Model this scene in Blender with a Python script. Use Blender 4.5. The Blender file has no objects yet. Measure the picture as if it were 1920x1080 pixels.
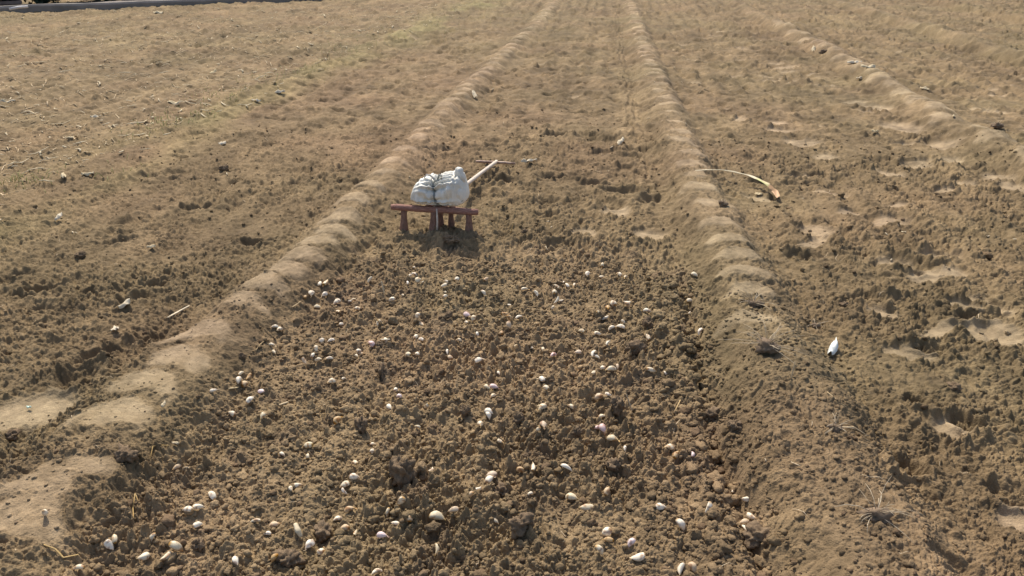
import bpy, bmesh, math, random
import numpy as np
from mathutils import Vector, Matrix, noise as mnoise

rnd = random.Random(7)
R = math.radians
scene = bpy.context.scene
COL = scene.collection

# ------------------------------------------------------------------ camera, light, exposure
CAM_H, FPX, PITCH, YAW = 1.4, 1500.0, R(24.1), R(5.9)
cam_d = bpy.data.cameras.new('camera')
cam_d.sensor_width = 36.0
cam_d.lens = 36.0 * FPX / 1920.0
cam_d.clip_start, cam_d.clip_end = 0.05, 3000
cam = bpy.data.objects.new('camera', cam_d)
COL.objects.link(cam)
cam.location = (0, 0, CAM_H)
cam.rotation_euler = (R(90) - PITCH, 0, YAW)
scene.camera = cam

SUN_EL, SUN_AZ = R(52), R(-24)          # azimuth from +Y towards +X
world = bpy.data.worlds.new("World")
scene.world = world
world.use_nodes = True
wn = world.node_tree
sky = wn.nodes.new('ShaderNodeTexSky')
sky.sky_type = 'NISHITA'
sky.sun_disc = False
sky.sun_elevation = SUN_EL
sky.sun_rotation = SUN_AZ
sky.dust_density = 3.0
bg = wn.nodes['Background']
bg.inputs['Strength'].default_value = 0.15
wn.links.new(sky.outputs[0], bg.inputs['Color'])
sun_d = bpy.data.lights.new('sun', 'SUN')
sun_d.energy = 3.6
sun_d.angle = R(0.6)
sun_d.color = (1.0, 0.92, 0.78)
sun = bpy.data.objects.new('sun', sun_d)
COL.objects.link(sun)
sdir = Vector((math.sin(SUN_AZ) * math.cos(SUN_EL), math.cos(SUN_AZ) * math.cos(SUN_EL), math.sin(SUN_EL)))
sun.rotation_euler = (-sdir).to_track_quat('-Z', 'Y').to_euler()
scene.view_settings.view_transform = 'Standard'
scene.view_settings.look = 'None'
scene.view_settings.gamma = 1.0
scene.view_settings.exposure = 0.36

# ------------------------------------------------------------------ numpy noise
def h2(ix, iy, seed):
    with np.errstate(over='ignore'):
        n = (ix.astype(np.int64).astype(np.uint32) * np.uint32(374761393) +
             iy.astype(np.int64).astype(np.uint32) * np.uint32(668265263) + np.uint32((seed * 974634777) & 0xffffffff))
        n = (n ^ (n >> np.uint32(13))) * np.uint32(1274126177)
        n = (n ^ (n >> np.uint32(16))) * np.uint32(2246822519)
        n = n ^ (n >> np.uint32(15))
    return n.astype(np.float64) / 4294967295.0

def vn(x, y, s, seed):                   # value noise, feature size s, range -1..1
    x = x / s + seed * 17.31; y = y / s - seed * 9.77
    ix = np.floor(x); iy = np.floor(y)
    fx = x - ix; fy = y - iy
    ux = fx * fx * fx * (fx * (fx * 6 - 15) + 10); uy = fy * fy * fy * (fy * (fy * 6 - 15) + 10)
    a = h2(ix, iy, seed); b = h2(ix + 1, iy, seed); c = h2(ix, iy + 1, seed); d = h2(ix + 1, iy + 1, seed)
    return ((a + (b - a) * ux) * (1 - uy) + (c + (d - c) * ux) * uy) * 2 - 1

def fbm(x, y, s, seed, octs=3, g=0.5):
    r = 0; a = 1; t = 0
    for k in range(octs):
        r = r + a * vn(x, y, s / 2.03 ** k, seed + k * 11); t += a; a *= g
    return r / t

def crumbs(x, y, s, seed, keep=1.0, rmin=0.35, rmax=0.8):   # lumps of soil: hemispheres scattered one per cell
    x = x / s; y = y / s
    ix = np.floor(x); iy = np.floor(y)
    out = np.zeros_like(x)
    for dx in (-1, 0, 1):
        for dy in (-1, 0, 1):
            cx = ix + dx; cy = iy + dy
            r = rmin + (rmax - rmin) * h2(cx, cy, seed + 3) ** 1.6
            on = h2(cx, cy, seed + 5) < keep
            px = cx + 0.1 + 0.8 * h2(cx, cy, seed + 1); py = cy + 0.1 + 0.8 * h2(cx, cy, seed + 2)
            ax = x - px; ay = y - py
            st = 0.75 + 0.6 * h2(cx, cy, seed + 4)
            th = h2(cx, cy, seed + 6) * 3.1416
            c = np.cos(th); sn = np.sin(th)
            d2 = (ax * c + ay * sn) ** 2 * st + (ay * c - ax * sn) ** 2 / st
            v = r * np.maximum(0, 1 - d2 / (r * r)) ** .72 * .95 * on
            out = np.maximum(out, v)
    return out * s

def ss(a, b, v):
    t = np.clip((v - a) / (b - a), 0, 1)
    return t * t * (3 - 2 * t)

# ------------------------------------------------------------------ pixel of the photograph -> ray
FW = np.array([-math.sin(YAW) * math.cos(PITCH), math.cos(YAW) * math.cos(PITCH), -math.sin(PITCH)])
RT = np.array([math.cos(YAW), math.sin(YAW), 0.0])
UP = np.cross(RT, FW)
def ray(px, py):
    return FW + (px - 960) / FPX * RT + (540 - py) / FPX * UP
def un(px, py, z=0.0):
    d = ray(px, py); t = (z - CAM_H) / d[2]
    return float(d[0] * t), float(d[1] * t)

# ------------------------------------------------------------------ layout of the field
def itp(y, ys, xs): return np.interp(y, ys, xs)
def xL(y): return itp(y, [0.8, 1.6, 2.1, 2.7, 3.1, 4, 5, 6.8, 8.1, 9.6, 11.8, 13.7, 30], [-1.42, -1.40, -1.39, -1.34, -1.29, -1.265, -1.25, -1.21, -1.19, -1.12, -1.04, -.98, -.9])
def xR(y): return itp(y, [0.8, 1.7, 1.9, 2.2, 3.15, 4.2, 5.6, 8, 12, 16, 30], [.76, .72, .69, .675, .675, .64, .61, .60, .59, .63, .66])
def x2(y): return 2.80 + 0.05 * np.sin(y * 0.7)
def xS(y): return itp(y, [0.8, 5.4, 8, 10.5, 13, 18.5, 60], [-3.1, -3.08, -3.02, -2.9, -2.72, -2.4, -1.6])

# pits: two photo points along the long axis, width (m), depth (m), flat smooth floor 0/1
PITS = [((50, 543), (118, 534), .055, .05, 0), ((335, 392), (410, 383), .05, .035, 0), ((632, 318), (682, 308), .055, .035, 0),
        ((452, 455), (512, 448), .06, .045, 0), ((215, 442), (262, 430), .05, .03, 0), ((225, 420), (270, 405), .05, .025, 0),
        ((-10, 528), (60, 505), .06, .04, 0), ((135, 560), (172, 545), .05, .035, 0), ((235, 570), (272, 556), .06, .04, 0),
        ((272, 535), (315, 525), .05, .03, 0), ((120, 690), (240, 655), .07, .045, 0), ((255, 640), (312, 625), .05, .04, 0),
        ((120, 722), (175, 705), .08, .05, 0), ((0, 770), (120, 765), .12, .015, 1), ((0, 600), (60, 610), .06, .02, 0),
        ((10, 822), (45, 812), .05, .04, 0), 
        # right-hand area
        ((1500, 425), (1562, 436), .085, .045, 1), ((1480, 472), (1520, 480), .07, .045, 0), ((1640, 418), (1692, 413), .07, .03, 1),
        ((1655, 487), (1705, 494), .07, .035, 1), ((1715, 525), (1758, 508), .07, .015, 1), ((1595, 558), (1645, 553), .07, .045, 0),
        ((1630, 580), (1672, 592), .05, .025, 1), ((1655, 655), (1750, 668), .06, .035, 1), ((1715, 650), (1765, 658), .045, .04, 0),
        ((1815, 622), (1870, 618), .07, .03, 1), ((1875, 605), (1888, 645), .06, .03, 1), ((1790, 600), (1890, 590), .05, .045, 0),
        ((1745, 795), (1820, 812), .05, .03, 1), ((1695, 754), (1728, 766), .05, .045, 0), ((1790, 790), (1850, 808), .05, .05, 0),
        ((1680, 872), (1720, 886), .06, .05, 0), ((1850, 918), (1920, 925), .06, .045, 0), ((1905, 950), (1935, 985), .07, .03, 1),
        ((1735, 1062), (1800, 1072), .05, .03, 0), ((1480, 262), (1530, 266), .12, .03, 1), ((1630, 198), (1660, 204), .14, .03, 1),
        ((1665, 228), (1720, 245), .15, .03, 1), ((1750, 268), (1790, 272), .13, .035, 1), ((1775, 296), (1795, 300), .09, .03, 1),
        ((1700, 305), (1732, 313), .1, .03, 1), ((1850, 328), (1890, 338), .09, .02, 1), ((1885, 345), (1925, 358), .07, .018, 1),
        ((1385, 265), (1438, 268), .07, .035, 0), ((1388, 292), (1440, 297), .08, .035, 0), ((1520, 325), (1548, 330), .06, .04, 0),
        ((1405, 340), (1440, 345), .07, .045, 0), ((1580, 398), (1610, 402), .05, .025, 1), ((1540, 290), (1565, 296), .09, .02, 1),
        ((1320, 318), (1345, 322), .05, .03, 0), ((1590, 190), (1620, 196), .1, .02, 1),
        # the bed beyond the tool
        ((1015, 400), (1058, 402), .07, .04, 0), ((1035, 452), (1070, 448), .07, .04, 0), ((905, 330), (945, 322), .06, .03, 0),
        ((1160, 292), (1200, 296), .07, .035, 0), ((1185, 345), (1225, 352), .06, .03, 0), ((1175, 255), (1200, 258), .08, .03, 0),
        ((1030, 255), (1060, 252), .08, .035, 0), ((915, 265), (950, 262), .08, .03, 0), ((985, 345), (1010, 350), .07, .03, 0),
        ((1080, 432), (1110, 436), .06, .02, 1), ((1200, 436), (1240, 440), .08, .025, 1), ((1140, 390), (1175, 398), .08, .02, 1),
        ((1060, 378), (1100, 372), .06, .02, 0), ((800, 288), (850, 278), .06, .03, 0), ((720, 400), (742, 420), .06, .02, 0),
        ((905, 152), (920, 154), .08, .04, 0), ((910, 168), (925, 170), .08, .04, 0)]
PW = []
for a, b, w, d, f in PITS:
    PW.append((un(*a), un(*b), w * (1.2 if f else .9), d, f))
_r = random.Random(5)
def rand_pits(n, x0, x1, y0, y1, smooth=0.0, dmax=.035):
    for k in range(n):
        y = y0 + (y1 - y0) * _r.random() ** 1.3; x = _r.uniform(x0, x1)
        l = _r.uniform(.05, .13); a = _r.gauss(0.1, 0.5)
        PW.append(((x - l * math.cos(a), y - l * math.sin(a)), (x + l * math.cos(a), y + l * math.sin(a)), _r.uniform(.04, .075), _r.uniform(.012, dmax), 1 if _r.random() < smooth else 0))
rand_pits(95, -1.0, 0.42, 4.3, 14, 0.05, .045)
rand_pits(70, -2.9, -1.6, 2.4, 13, 0.03, .028)
rand_pits(90, 0.95, 2.5, 2.6, 13, 0.55, .035)
rand_pits(60, 3.1, 4.7, 5, 14, 0.4, .03)
rand_pits(35, -6.0, -3.3, 4.5, 12, 0.0, .02)

# trodden, smooth pads along the ridges: explicit ones from the photo, then one per pace
PADS = []                                    # (x, y, half width, half length, lift)
for px, py in [(80, 905), (225, 775), (278, 715), (335, 665), (390, 618), (455, 563), (500, 528), (540, 500), (572, 474), (600, 448), (628, 424), (648, 400)]:
    x, y = un(px, py, .07); PADS.append((x, y, .125, .074, .006 + .012 * min(1, max(0, (y - 1.9) / 1.2))))
PADS += [(un(40, 965, .06)[0], un(40, 965, .06)[1], .17, .085, .003), (un(150, 870, .07)[0], un(150, 870, .07)[1], .13, .05, .002)]
y = un(648, 400, .07)[1] + .26
while y < 17:
    PADS.append((float(xL(y)) + _r.gauss(0, .02), y, .10 + _r.uniform(-.03, .03), .07 + _r.uniform(-.015, .015), _r.uniform(.009, .018))); y += .24 + _r.uniform(-.03, .04) + .006 * y
for px, py in [(1405, 600), (1410, 545), (1395, 515), (1385, 480), (1370, 450), (1350, 415), (1335, 378)]:
    x, y = un(px, py, .07); PADS.append((x, y, .12, .06, .010))
y = PADS[-1][1] + .27
while y < 17:
    PADS.append((float(xR(y)) + _r.gauss(0, .025), y, .105 + _r.uniform(-.03, .03), .07 + _r.uniform(-.02, .015), _r.uniform(.006, .017))); y += .25 + _r.uniform(-.05, .07) + .006 * y
y = 5.0
while y < 14:
    PADS.append((float(x2(y)) + _r.gauss(0, .04), y, .13, .12, .02)); y += .38 + _r.uniform(-.08, .1)

def terrain(x, y, sp):
    """height and albedo of the field at x, y; sp = local mesh spacing, so detail finer than the mesh is left out"""
    x = np.asarray(x, float); y = np.asarray(y, float); sp = np.asarray(sp, float) + x * 0
    wx = x + 0.02 * vn(x, y, .12, 41) + .008 * vn(x, y, .04, 42); wy = y + 0.02 * vn(x, y, .12, 43) + .008 * vn(x, y, .04, 44)
    dL = wx - xL(y); dR = wx - xR(y); d2 = wx - x2(y); d3 = wx - 4.93; d4 = wx - 7.05
    def prof(d, flat, foot): return 1 - ss(flat, foot, np.abs(d))
    near = 1 - ss(1.6, 3.2, y)
    h = .066 * prof(dL + .025 * vn(x, y, .25, 55), .03 + .06 * near, .21 + .09 * near) * (1 + .14 * vn(x, y, .5, 3) + .12 * vn(x, y, .17, 56)) * (1 - .25 * ss(4, 12, y))
    h += .080 * prof(dR + .01 + .025 * vn(x, y, .25, 57), .05 + .05 * near, .21 + .04 * near) * (1 + .14 * vn(x, y, .45, 4) + .12 * vn(x, y, .17, 58)) * (1 - .25 * ss(4, 12, y))
    h += .085 * prof(d2, .02, .26) * (1 + .35 * vn(x, y, .5, 5))
    h += .095 * prof(d3, .03, .26) * (1 + .35 * vn(x, y, .6, 6)) + .09 * prof(d4, .04, .3)
    dS = wx - xS(y)
    h += .03 * prof(dS, .03, .30) * (1 + .6 * vn(x, y, .4, 7)) + .02 * ss(0, -.5, dS)
    h += .014 * fbm(x, y, 1.3, 8, 2) + .008 * vn(x, y, .33, 9)
    ridge = np.maximum(np.maximum(prof(dL, .07, .2), prof(dR, .08, .2)), np.maximum(prof(d2, .05, .25), prof(d3, .05, .25)))
    # tilled part of the bed
    edge = 3.74 + .16 * vn(x, y, .3, 12) + .05 * vn(x, y, .08, 13)
    til = ss(0, .12, edge - y) * ss(.13, .24, dL + .03 * vn(x, y, .1, 14)) * ss(-.20, -.27, dR)
    for tx, ty in ((-.955, 3.76), (-.79, 3.73), (-.60, 3.72), (-.72, 3.64)):
        g_ = np.exp(-(((x - tx) / .07) ** 2 + ((y - ty) / .06) ** 2)); h += .040 * g_; til = np.maximum(til, ss(.15, .5, g_))
    h -= til * (.018 + .012 * ss(.5, .0, np.abs(x + .4)))
    h += til * .011 * np.sin((x + .03 * vn(x, y, .3, 15)) * 2 * np.pi / .155) * (.6 + .5 * vn(x, y, .4, 16))
    h -= .03 * (1 - ss(0, .05, np.abs(dR + .27))) * ss(0, .3, 3.4 - y)            # furrow at the foot of the right ridge
    # lightly worked strip beside each ridge: raked grooves along the rows
    rk = (1 - ss(.03, .12, np.abs(dR + .30))) * ss(3.9, 4.6, y)
    h += rk * .006 * np.sin((wx + .04 * np.sin(y * 2.1)) * 2 * np.pi / .055)
    # pads
    smooth = np.zeros_like(x); lift = np.zeros_like(x)
    yr = y.ravel(); 
    for (px, py, hw, hl, lf) in PADS:
        m = (np.abs(y - py) < hl * 1.9) & (np.abs(x - px) < hw * 1.8)
        if not m.any(): continue
        q = ((wx[m] - px) / hw) ** 2 + ((wy[m] - py + .55 * (x[m] - px) ** 2 / hw * (hl / .085)) / hl) ** 2
        smooth[m] = np.maximum(smooth[m], 1 - ss(.35, 1.25, q + .45 * vn(x[m], y[m], .06, 18) + .25 * vn(x[m], y[m], .025, 21)))
        lift[m] = np.maximum(lift[m], lf * (1 - ss(.45, 1.5, q)) * (1 + .35 * np.clip((wy[m] - py) / hl, -1, 1)))
    h += lift
    # pits and footprints
    pit = np.zeros_like(x); wall = np.zeros_like(x)
    for (a, b, w, dp, fl) in PW:
        cx, cy = (a[0] + b[0]) / 2, (a[1] + b[1]) / 2
        hl = math.hypot(b[0] - a[0], b[1] - a[1]) / 2 + w * .5
        m = (np.abs(x - cx) < hl * 1.5) & (np.abs(y - cy) < hl * 1.5)
        if not m.any(): continue
        ux, uy = (b[0] - a[0]), (b[1] - a[1]); l = math.hypot(ux, uy) or 1; ux /= l; uy /= l
        X = wx[m] - cx; Y = wy[m] - cy
        q = np.sqrt(((X * ux + Y * uy) / hl) ** 2 + ((Y * ux - X * uy) / w) ** 2)
        dd = 1 - ss(.55, 1.05, q)
        rim = np.exp(-((q - 1.2) / .22) ** 2)
        h[m] += -dp * (.45 if fl else .62) * dd + dp * .22 * rim * (1 + 1.2 * vn(x[m], y[m], .03, 48))
        if fl: smooth[m] = np.maximum(smooth[m], 1 - ss(.5, .95, q)); pit[m] = np.maximum(pit[m], dd)
    # rough crumb layers
    def fade(s): return ss(1.3, 3.0, s / sp)
    rough = (1 - smooth) 
    stub = ss(0.05, -.25, dS)
    edgeR = ss(.18, .26, dR) * ss(.55, .35, dR)
    nearR = (1 - ss(2.6, 3.0, y)) * prof(dR, .2, .3)
    patch = .9 + .35 * vn(x, y, .45, 19) + .25 * vn(x, y, .16, 20)
    k = (.82 + .22 * til + .08 * ss(.25, .4, dR) + .12 * ss(4, 7, y)) * (1 - .18 * ridge * (1 - til)) * patch * (1 - .80 * smooth) * (1 - .6 * pit)
    k = np.maximum(k, .05)
    tl = .50 + .50 * til
    h += k * tl * .60 * crumbs(wx, wy, .060, 60, .16, .2, .5) * fade(.05)
    h += k * tl * .95 * crumbs(wx + .5, wy, .034, 70, .45, .22, .6) * fade(.03)
    for sz, sd, kp, am in ((.021, 80, .65, 1.15), (.0125, 90, .8, 1.2), (.0078, 95, .8, 1.25)):
        fd = fade(sz); m = fd > .01
        if m.any(): h[m] += (np.maximum(k[m], .10) * am * fd[m]) * crumbs(wx[m] + sd, wy[m] + .3, sz, sd, kp, .3, .72)
    h += (k * .014 + .001) * fbm(x, y, .10, 22, 3)
    h += k * .014 * fbm(x, y, .035, 27, 2) * fade(.02)
    h += np.clip(k, 0, .6) * .03 * fbm(x, y, .35, 25, 3) * ss(4, 8, y)
    far = ss(5, 9, y)
    h += ss(3.5, 6, y) * k * .6 * crumbs(wx, wy, .075, 63, .35, .2, .5)
    h += far * k * .45 * crumbs(wx, wy, .11, 61, .35, .2, .5) + far * k * .016 * fbm(x, y, .09, 64, 2) + ss(6, 10, y) * k * .30 * crumbs(wx, wy * .7, .21, 74, .4, .15, .45)
    dn = (1 - til) * (1 - ridge * .8) * (1 - smooth) * (.35 + .65 * ss(2.5, 5, y) + .7 * ss(5.5, 10, y))
    h -= dn * .48 * crumbs(wx + .07 * vn(x, y, .2, 68), wy, .15, 69, .42, .15, .42) + dn * .45 * crumbs(wx, wy, .085, 72, .35, .15, .40)
    h += ss(7, 11, y) * k * .026 * fbm(x, y, .22, 65, 2)
    lane = (1 - til) * (1 - ridge)
    h += lane * .013 * ss(1.5, 5, y) * np.sin((x + .05 * vn(x, y, 1.2, 66)) * 2 * np.pi / .19) * (.5 + .5 * vn(x, y, 1.5, 67))
    # ---------------- albedo (dry crust light, freshly turned soil darker and redder, stubble yellower)
    base = np.array([.185, .131, .072]); dark = np.array([.246, .173, .098]); pale = np.array([.320, .238, .148])
    stb = np.array([.214, .153, .084]); wet = np.array([.130, .088, .058])
    def mix(a, b, t): return a * (1 - t[..., None]) + b * t[..., None]
    c = np.ones(x.shape + (3,)) * base
    c = mix(c, dark, til * .8)
    c = mix(c, stb, stub * .8)
    c = mix(c, np.array([.225, .190, .085]), .55 * np.exp(-(dS / (.16 + .02 * y)) ** 2) * ss(.1, .7, .5 + .6 * vn(x, y * .5, .4, 83)))
    c = mix(c, np.array([.216, .154, .088]), np.clip(ridge * .7, 0, 1))
    c = mix(c, pale, smooth * (.50 + .2 * ss(1.5, 3, y) + .25 * vn(x, y, .05, 30) + .15 * vn(x, y, .02, 51)))
    c = mix(c, pale, .55 * pit)
    n1 = fbm(x, y, .9, 31, 3); n2 = fbm(x, y, .07, 34, 3); n3 = vn(x, y, 2.6, 38)
    n4 = vn(x, y, .018, 45) * ss(.8, 2, .018 / sp) + vn(x, y, .05, 46) + vn(x, y * .6, .16, 47)
    n5 = vn(x, y, .035 + 0 * .1, 52) * ss(.8, 1.6, .035 / sp) + vn(x, y, .09, 53) + vn(x, y, .22, 54)
    c *= (1 + .12 * n1 + .14 * n2 + .12 * n4 + .16 * ss(3, 7, y) * n5)[..., None]
    c *= (1 + (1 - smooth) * (1 - til) * (.10 * vn(x + .03 * vn(x, y, 1.1, 81), y * .08, .06, 49) + .11 * vn(x + .05 * vn(x, y, 1.5, 82), y * .04, .19, 50)))[..., None]
    g = .03 * n3 + .03 * vn(x, y, .5, 39) + .015 * ss(1.0, 3.0, x) + .01 * ss(6, 14, y)
    c[..., 0] *= 1 - g; c[..., 2] *= 1 - g * .6
    wetm = ss(.45, .8, vn(x, y, .11, 36)) * (.35 * til + .15) * (1 - smooth) * (1 - stub)
    c = mix(c, wet, wetm * .7)
    return h, c

# ------------------------------------------------------------------ helpers
def mat_soil(name, bump=.5, fine=1.0, sheen=0.0):
    m = bpy.data.materials.new(name); m.use_nodes = True
    n = m.node_tree.nodes; l = m.node_tree.links; b = n['Principled BSDF']
    at = n.new('ShaderNodeAttribute'); at.attribute_name = 'Col'
    tc = n.new('ShaderNodeTexCoord')
    t1 = n.new('ShaderNodeTexNoise'); t1.inputs['Scale'].default_value = 260; t1.inputs['Detail'].default_value = 5; t1.inputs['Roughness'].default_value = .7
    t2 = n.new('ShaderNodeTexNoise'); t2.inputs['Scale'].default_value = 45; t2.inputs['Detail'].default_value = 6; t2.inputs['Roughness'].default_value = .65
    vo = n.new('ShaderNodeTexVoronoi'); vo.inputs['Scale'].default_value = 190
    for t in (t1, t2, vo): l.new(tc.outputs['Object'], t.inputs['Vector'])
    r = n.new('ShaderNodeMapRange'); r.inputs['From Min'].default_value = .3; r.inputs['From Max'].default_value = .7
    r.inputs['To Min'].default_value = .66; r.inputs['To Max'].default_value = 1.34
    ad = n.new('ShaderNodeMath'); ad.operation = 'ADD'
    ml = n.new('ShaderNodeMath'); ml.operation = 'MULTIPLY'; ml.inputs[1].default_value = .5
    l.new(t1.outputs['Fac'], ad.inputs[0]); l.new(t2.outputs['Fac'], ad.inputs[1]); l.new(ad.outputs[0], ml.inputs[0]); l.new(ml.outputs[0], r.inputs['Value'])
    mx = n.new('ShaderNodeVectorMath'); mx.operation = 'SCALE'
    l.new(at.outputs['Color'], mx.inputs[0]); l.new(r.outputs[0], mx.inputs['Scale'])
    l.new(mx.outputs[0], b.inputs['Base Color'])
    b.inputs['Roughness'].default_value = .95
    b.inputs['Specular IOR Level'].default_value = .15
    a2 = n.new('ShaderNodeMath'); a2.operation = 'SUBTRACT'; l.new(t1.outputs['Fac'], a2.inputs[0]); l.new(vo.outputs['Distance'], a2.inputs[1])
    bp = n.new('ShaderNodeBump'); bp.inputs['Strength'].default_value = bump; bp.inputs['Distance'].default_value = .0035
    l.new(a2.outputs[0], bp.inputs['Height']); l.new(bp.outputs[0], b.inputs['Normal'])
    return m

def mat_plain(name, color, rough=.7, var=.15, scale=30, bump=.2, dist=.002, stretch=None, color2=None, coords='Object', rand=0.0, spec=.3, sss=0):
    m = bpy.data.materials.new(name); m.use_nodes = True
    n = m.node_tree.nodes; l = m.node_tree.links; b = n['Principled BSDF']
    tc = n.new('ShaderNodeTexCoord'); mp = n.new('ShaderNodeMapping')
    if stretch: mp.inputs['Scale'].default_value = stretch
    l.new(tc.outputs[coords], mp.inputs['Vector'])
    t = n.new('ShaderNodeTexNoise'); t.inputs['Scale'].default_value = scale; t.inputs['Detail'].default_value = 6; t.inputs['Roughness'].default_value = .6
    l.new(mp.outputs[0], t.inputs['Vector'])
    cr = n.new('ShaderNodeValToRGB'); cr.color_ramp.elements[0].position = .3; cr.color_ramp.elements[1].position = .7
    c2 = color2 or tuple(min(1, c * (1 + var)) for c in color); c1 = color if color2 else tuple(c * (1 - var) for c in color)
    cr.color_ramp.elements[0].color = (*c1, 1); cr.color_ramp.elements[1].color = (*c2, 1)
    l.new(t.outputs['Fac'], cr.inputs[0])
    last = cr.outputs[0]
    if name.startswith('garlic'):
        av = n.new('ShaderNodeAttribute'); av.attribute_name = 'Col'; mv = n.new('ShaderNodeVectorMath'); mv.operation = 'MULTIPLY'
        l.new(last, mv.inputs[0]); l.new(av.outputs['Color'], mv.inputs[1]); last = mv.outputs[0]
    if rand:
        oi = n.new('ShaderNodeObjectInfo'); hs = n.new('ShaderNodeHueSaturation')
        r1 = n.new('ShaderNodeMapRange'); r1.inputs['To Min'].default_value = 1 - rand; r1.inputs['To Max'].default_value = 1 + rand * .6
        l.new(oi.outputs['Random'], r1.inputs['Value']); l.new(r1.outputs[0], hs.inputs['Value'])
        r2 = n.new('ShaderNodeMapRange'); r2.inputs['To Min'].default_value = 1.55; r2.inputs['To Max'].default_value = .95
        l.new(oi.outputs['Random'], r2.inputs['Value']); l.new(r2.outputs[0], hs.inputs['Saturation'])
        l.new(last, hs.inputs['Color']); last = hs.outputs[0]
    l.new(last, b.inputs['Base Color'])
    b.inputs['Roughness'].default_value = rough
    b.inputs['Specular IOR Level'].default_value = spec
    if sss: b.inputs['Subsurface Weight'].default_value = sss; b.inputs['Subsurface Radius'].default_value = (.004, .003, .002); b.inputs['Subsurface Scale'].default_value = 1.0
    if bump:
        bp = n.new('ShaderNodeBump'); bp.inputs['Strength'].default_value = bump; bp.inputs['Distance'].default_value = dist
        l.new(t.outputs['Fac'], bp.inputs['Height']); l.new(bp.outputs[0], b.inputs['Normal'])
    return m

def np_mesh(name, V, Fq, mat, col=None, smooth=True):
    me = bpy.data.meshes.new(name)
    k = Fq.shape[1]
    me.vertices.add(len(V)); me.vertices.foreach_set('co', np.ascontiguousarray(V, dtype=np.float32).ravel())
    me.loops.add(Fq.size); me.loops.foreach_set('vertex_index', np.ascontiguousarray(Fq, dtype=np.int32).ravel())
    me.polygons.add(len(Fq)); me.polygons.foreach_set('loop_start', np.arange(0, Fq.size, k, dtype=np.int32))
    me.update(calc_edges=True)
    if col is not None:
        ca = me.color_attributes.new('Col', 'FLOAT_COLOR', 'POINT')
        rgba = np.ones((len(V), 4), dtype=np.float32); rgba[:, :3] = col
        ca.data.foreach_set('color', rgba.ravel())
    me.polygons.foreach_set('use_smooth', np.full(len(Fq), smooth))
    me.materials.append(mat); me.update()
    return me

def link(name, me, parent=None, loc=(0, 0, 0), rot=(0, 0, 0)):
    o = bpy.data.objects.new(name, me); COL.objects.link(o)
    o.location = loc; o.rotation_euler = rot
    if parent: o.parent = parent
    return o
def tag(o, label=None, cat=None, group=None, kind=None):
    if label: o['label'] = label
    if cat: o['category'] = cat
    if group: o['group'] = group
    if kind: o['kind'] = kind
    return o

class MB:                                   # tubes and lumps collected into one mesh
    def __init__(s): s.v = []; s.f = []
    def tube(s, pts, rad, n=8, cap=True, flat=1.0, jit=0.0, twist=0.0):
        pts = [Vector(p) for p in pts]; base = len(s.v)
        if not hasattr(rad, '__len__'): rad = [rad] * len(pts)
        ref = Vector((0, 0, 1))
        if abs((pts[-1] - pts[0]).normalized().z) > .8: ref = Vector((0, 1, 0))
        for i, p in enumerate(pts):
            d = (pts[min(i + 1, len(pts) - 1)] - pts[max(i - 1, 0)]).normalized()
            a = d.cross(ref).normalized(); b = a.cross(d)
            for k in range(n):
                t = 2 * math.pi * k / n + twist * i
                r = rad[i] * (1 + jit * (rnd.random() - .5))
                s.v.append(p + a * (math.cos(t) * r) + b * (math.sin(t) * r * flat))
        for i in range(len(pts) - 1):
            for k in range(n):
                k2 = (k + 1) % n
                s.f.append((base + i * n + k, base + i * n + k2, base + (i + 1) * n + k2, base + (i + 1) * n + k))
        if cap:
            s.f.append(tuple(base + k for k in range(n - 1, -1, -1)))
            s.f.append(tuple(base + (len(pts) - 1) * n + k for k in range(n)))
        return s
    def build(s, name, mat, parent=None, origin=(0, 0, 0), smooth=True):
        me = bpy.data.meshes.new(name); o = Vector(origin)
        me.from_pydata([v - o for v in s.v], [], s.f); me.update()
        me.polygons.foreach_set('use_smooth', [smooth] * len(me.polygons))
        me.materials.append(mat)
        return link(name, me, parent)

# ------------------------------------------------------------------ the field
M_soil = mat_soil('soil')
u_in = np.linspace(-1.20, 1.20, 1660)
u_out = 1.20 + (np.linspace(0, 1, 190)[1:] ** 1.5) * 3.0
u = np.concatenate([-u_out[::-1], u_in, u_out])
ys = [0.75]
while ys[-1] < 26: ys.append(ys[-1] + max(.0022, (ys[-1] ** 2 + 2) / 1120 * .5))
while ys[-1] < 900: ys.append(ys[-1] * 1.06)
ys = np.array(ys)
Yg, Ug = np.meshgrid(ys, u, indexing='ij')
W = .36 + .585 * Yg
Xg = -.103 * Yg + Ug * W
SP = np.maximum(W * (2.4 / 1660), np.gradient(ys)[:, None] * .45) + np.abs(np.gradient(u))[None, :] * W * .35
Hg, Cg = terrain(Xg, Yg, SP)
Hg = Hg * (1 - ss(60, 90, Yg))
nr, nc = Xg.shape
idx = np.arange(nr * nc).reshape(nr, nc)
Fq = np.stack([idx[:-1, :-1], idx[:-1, 1:], idx[1:, 1:], idx[1:, :-1]], -1).reshape(-1, 4)
V = np.stack([Xg, Yg, Hg], -1).reshape(-1, 3)
field = link('soil_field', np_mesh('soil_field', V, Fq, M_soil, Cg.reshape(-1, 3)))
tag(field, kind='structure')
print('field', nr, nc)
gv = np.array([(-1500, -300, -.12), (1500, -300, -.12), (1500, 1500, -.12), (-1500, 1500, -.12)], float)
tag(link('ground', np_mesh('ground', gv, np.array([[0, 1, 2, 3]]), M_soil, np.tile([.22, .155, .09], (4, 1)))), kind='structure')

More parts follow.
